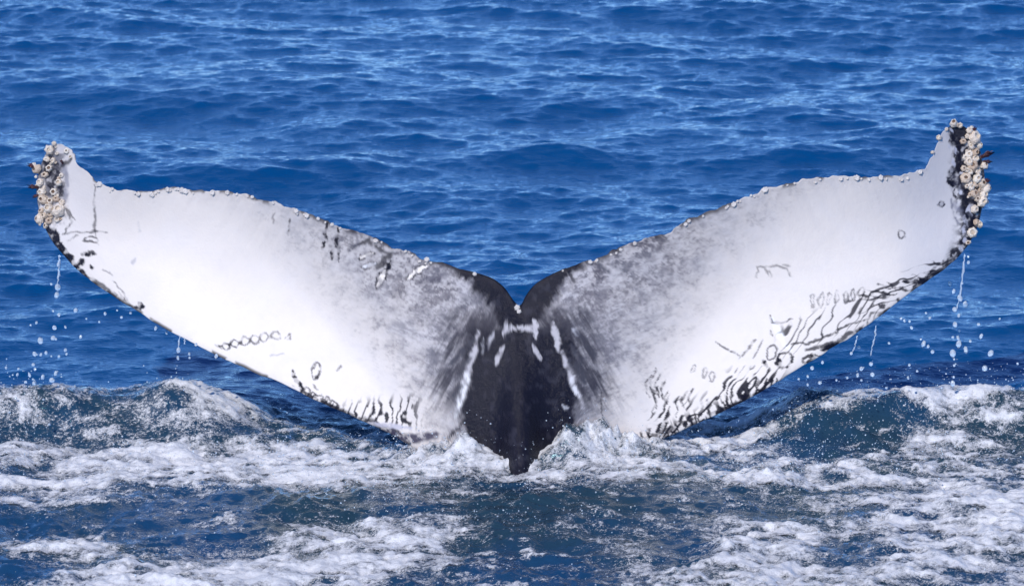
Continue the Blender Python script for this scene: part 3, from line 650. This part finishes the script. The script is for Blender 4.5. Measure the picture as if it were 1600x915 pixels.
# gooseneck barnacles: leathery dark red stalks with two ears
def gooseneck(px, py, ang, L):
    m = GN; n = 9; V = []; F = []
    prof = [(0, .16), (.25, .20), (.5, .24), (.7, .34), (.86, .30), (1.0, .13)]
    for t, rr in prof:
        for i in range(n):
            a = 2*math.pi*i/n; V.append((rr*math.cos(a)*(1+.1*math.sin(3*a)), rr*.8*math.sin(a)+.12*t*t, t))
    for j in range(len(prof)-1):
        for i in range(n): F.append((j*n+i, j*n+(i+1) % n, (j+1)*n+(i+1) % n, (j+1)*n+i))
    F.append(tuple(range((len(prof)-1)*n, len(prof)*n)))
    for sgn in (-1, 1):                                         # ears
        b = len(V); V += [(sgn*.14, -.06, .9), (sgn*.28, -.04, .8), (sgn*.30, .08, 1.28), (sgn*.20, .10, 1.34), (sgn*.12, .14, .95)]
        F += [(b, b+1, b+2, b+3), (b, b+3, b+4), (b+1, b+4, b+3, b+2), (b, b+4, b+1)]
    me = bpy.data.meshes.new('gooseneck_barnacle'); me.from_pydata(V, [], F); me.materials.append(m); me.polygons.foreach_set('use_smooth', [True]*len(F)); me.update()
    o = bpy.data.objects.new('gooseneck_barnacle', me); col.objects.link(o); o.parent = whale
    p, nn, q = skin_at(px, py); P = at_depth(np.array(px), np.array(py), np.array(p[1]-.004)); o.location = P
    d = np.array([math.cos(ang), -.35, math.sin(ang)]); o.rotation_euler = orient(d, random.uniform(0, 6)); o.scale = (L*.003,)*3
    o['label'] = 'dark red stalked barnacle sticking out'
GN = shell_material('gooseneck_skin', (.10, .02, .025), (.035, .015, .02))
for a in [(57,262,2.75,13),(60,293,3.0,14),(62,304,3.5,10),(1532,246,.45,18),(1536,252,.1,12),(1536,282,.2,8),(1519,207,1.0,9),(1538,286,.5,9),(98,256,2.0,7)]: gooseneck(*a)

# ---------------------------------------------------------------- water running off: strands, drops, spray
WM = NT('water_drop'); WM.setin(WM.b, Roughness=.08, IOR=1.33); WM.b.inputs['Base Color'].default_value = (.78, .86, .93, 1); WM.b.inputs['Transmission Weight'].default_value = .6
def ico(sub):
    import bmesh
    bm = bmesh.new(); bmesh.ops.create_icosphere(bm, subdivisions=sub, radius=1); bm.verts.ensure_lookup_table()
    V = np.array([v.co[:] for v in bm.verts]); F = np.array([[v.index for v in f.verts] for f in bm.faces]); bm.free(); return V, F
IV, IF = ico(2)
DM = []
for k in range(4):
    r_ = np.random.default_rng(k); V = IV.copy(); V *= (1+.16*np.sin(V@r_.normal(size=3)*2.2+k))[:, None]; V[:, 2] *= [1.0, 1.25, 1.1, 1.5][k]
    me = bpy.data.meshes.new('water_drop'); me.from_pydata(V.tolist(), [], IF.tolist()); me.materials.append(WM.m); me.polygons.foreach_set('use_smooth', [True]*len(IF)); me.update(); DM.append(me)
def hang_depth(px, py):
    P = solve(np.array(float(px)), np.array(float(py))); return float(P[1])
def drop(px, py, r, label, group):
    y = hang_depth(px, py) + random.uniform(-.12, .12); P = at_depth(np.array(float(px)), np.array(float(py)), np.array(y))
    o = bpy.data.objects.new('water_drop', random.choice(DM)); col.objects.link(o); o.location = P; k = r*.0027
    o.scale = (k, k, k*random.uniform(.9, 1.2)); o.rotation_euler = (random.uniform(-.4, .4), random.uniform(-.4, .4), random.uniform(0, 6))
    tag(o, label, 'water drop', group)
DROPS = {
    'below the left fluke tip': [(91,413,3),(92,429,2.2),(90,449,5),(89,461,4.5),(80,444,2),(118,485,3.2),(92,492,2.4),(83,486,2),(57,504,2.2),(48,508,1.8),(102,511,2),(85,512,3.6),(126,526,2.4),(63,532,4.4),(83,528,3.8),
          (87,530,2.6),(102,547,3.2),(104,553,2),(54,553,3.4),(72,551,2.6),(64,554,2.4),(92,557,2.4),(52,570,3.2),(55,577,2.6),(29,576,2.2),(46,586,2.6),(67,589,3.4),(81,594,4.4),(54,599,4),(40,597,3),(87,583,3),(80,606,2.6),(27,585,2.2)],
    'just below the lower edge of the left fluke': [(164,490,2.2),(190,496,2.6),(204,489,2.4),(183,485,1.8),(135,498,1.8),(155,503,2),(243,513,2.4),(279,547,3.6),(278,559,2.4),(296,553,2.2),(296,559,2),(338,556,2.8),(306,538,2.4),(289,532,2),(260,520,2)],
    'below the right fluke tip': [(1513,410,2.6),(1513,401,2),(1505,423,2.4),(1503,443,2.6),(1484,443,2.8),(1490,455,2.8),(1500,466,4),(1508,475,4),(1492,484,4.4),(1498,493,2.6),(1492,507,4.2),(1499,517,2.2),(1489,527,2.6),(1497,528,2.8),
          (1498,537,4.8),(1509,546,3.8),(1489,552,5.2),(1491,571,2.4),(1490,589,2.2),(1489,599,4.2),(1491,561,1.8),(1529,507,3),(1533,525,3),(1548,552,4.6),(1539,576,5),(1516,533,2.2),(1590,568,2),(1562,498,1.6)],
    'just below the lower edge of the right fluke': [(1443,537,3.8),(1450,541,2.4),(1457,550,3.4),(1439,530,2),(1424,512,2.4),(1421,502,2.4),(1413,501,2),(1408,498,2.4),(1453,497,2.4),(1447,489,1.8),(1389,536,2.2),(1361,569,3.8),(1363,585,3.6),(1346,576,3.2),
          (1340,586,2.6),(1342,543,2.8),(1330,552,2.4),(1421,570,2.2),(1433,580,2.2),(1419,590,2),(1385,606,2.4),(1307,594,2),(1324,590,2),(1281,598,3),(1262,601,2),(1262,588,2.2),(1269,575,3),(1285,566,2.4),(1248,592,2),(1346,594,2)],
}
for where, D in DROPS.items():
    D = np.array(D); big = np.argmax(D[:, 2]); picks = {}
    for word, i in (('largest', big), ('highest', np.argmin(D[:, 1])), ('lowest', np.argmax(D[:, 1])), ('leftmost', np.argmin(D[:, 0])), ('rightmost', np.argmax(D[:, 0]))): picks.setdefault(int(i), word)
    for i, d in enumerate(D):
        lab = f'{picks[i]} of the water drops falling {where}' if i in picks else f'small water drop amid the scatter falling {where}'
        drop(*d, lab, f'drops falling {where}')
def strand(pts, w_, label):
    pts = np.array(pts, float); n = 26; t = np.linspace(0, 1, n); tp = np.linspace(0, 1, len(pts))
    px = np.interp(t, tp, pts[:, 0])+rng.normal(size=n)*.5; py = np.interp(t, tp, pts[:, 1])
    y = hang_depth(px[0], py[0]); P = at_depth(px, py, np.full(n, y))
    R = w_*.003*(.35+.65*np.abs(np.sin(t*9+pts[0, 0])))*(1-.4*t)*np.where((t == 0) | (t == 1), .05, 1)
    a = np.linspace(0, 2*np.pi, 8, endpoint=False)
    V = (P[:, None]+R[:, None, None]*np.stack([np.cos(a), np.sin(a), 0*a], -1)[None]).reshape(-1, 3)
    i = np.arange(n-1)[:, None]*8; j = np.arange(8)[None]
    F = np.stack([i+j, i+(j+1) % 8, i+8+(j+1) % 8, i+8+j], -1).reshape(-1, 4)
    tag(mesh_grid('water_strand', V, F, WM.m), label, 'water strand')
strand([(93,398),(92,420),(90,452)], 2.6, 'broken thread of water running off the left fluke tip')
strand([(281,522),(279,540),(278,552)], 1.8, 'short water strand dripping from the middle of the left fluke edge')
strand([(289,526),(288,538)], 1.8, 'tiny second water strand beside the drip under the left fluke')
strand([(1507,396),(1505,425),(1500,462),(1494,486)], 2.2, 'long thread of water running off the right fluke tip')
strand([(1369,508),(1366,530),(1360,556)], 1.8, 'slanting water strand hanging under the right fluke edge')
strand([(1340,524),(1336,540),(1330,554)], 1.6, 'shorter slanting water strand left of its neighbour under right fluke')

def build_spray():
    V1, F1 = ico(1)
    Ps = []; Rs = []
    def puff(n, x0, x1, y0, y1, zmax, r0=.5, r1=1.6):
        n = int(n*.8)
        px = rng.uniform(x0, x1, n); py = rng.uniform(y0, y1, n); X, Y = on_sea(px, py)
        x, y, z = sea_point(X, Y); z = z + zmax*rng.random(n)**2.2 + .004
        Ps.append(np.stack([x, y, z], -1)); Rs.append(.003*(r0+(r1-r0)*rng.random(n)**4))
    puff(900, -60, 720, 690, 790, .14); puff(700, 380, 720, 690, 770, .16); puff(1500, 1130, 1660, 655, 760, .14); puff(350, 1190, 1440, 660, 720, .16, .4, 1.6)
    puff(700, 940, 1300, 690, 770, .14); puff(900, 650, 1010, 680, 750, .17); puff(600, 500, 1000, 740, 830, .04); puff(500, -60, 1660, 800, 940, .03)
    puff(300, -60, 460, 630, 690, .12); puff(120, -20, 120, 640, 700, .16, 1, 2.4); puff(250, 1190, 1640, 640, 660, .16)
    P = np.vstack(Ps); R = np.concatenate(Rs)
    V = (P[:, None]+R[:, None, None]*V1[None]).reshape(-1, 3); F = (F1[None]+(np.arange(len(P))*len(V1))[:, None, None]).reshape(-1, 3)
    tag(mesh_grid('spray', V, F, WM.m), 'fine water spray sparkling over the churned foam', 'spray', kind='stuff')
build_spray()
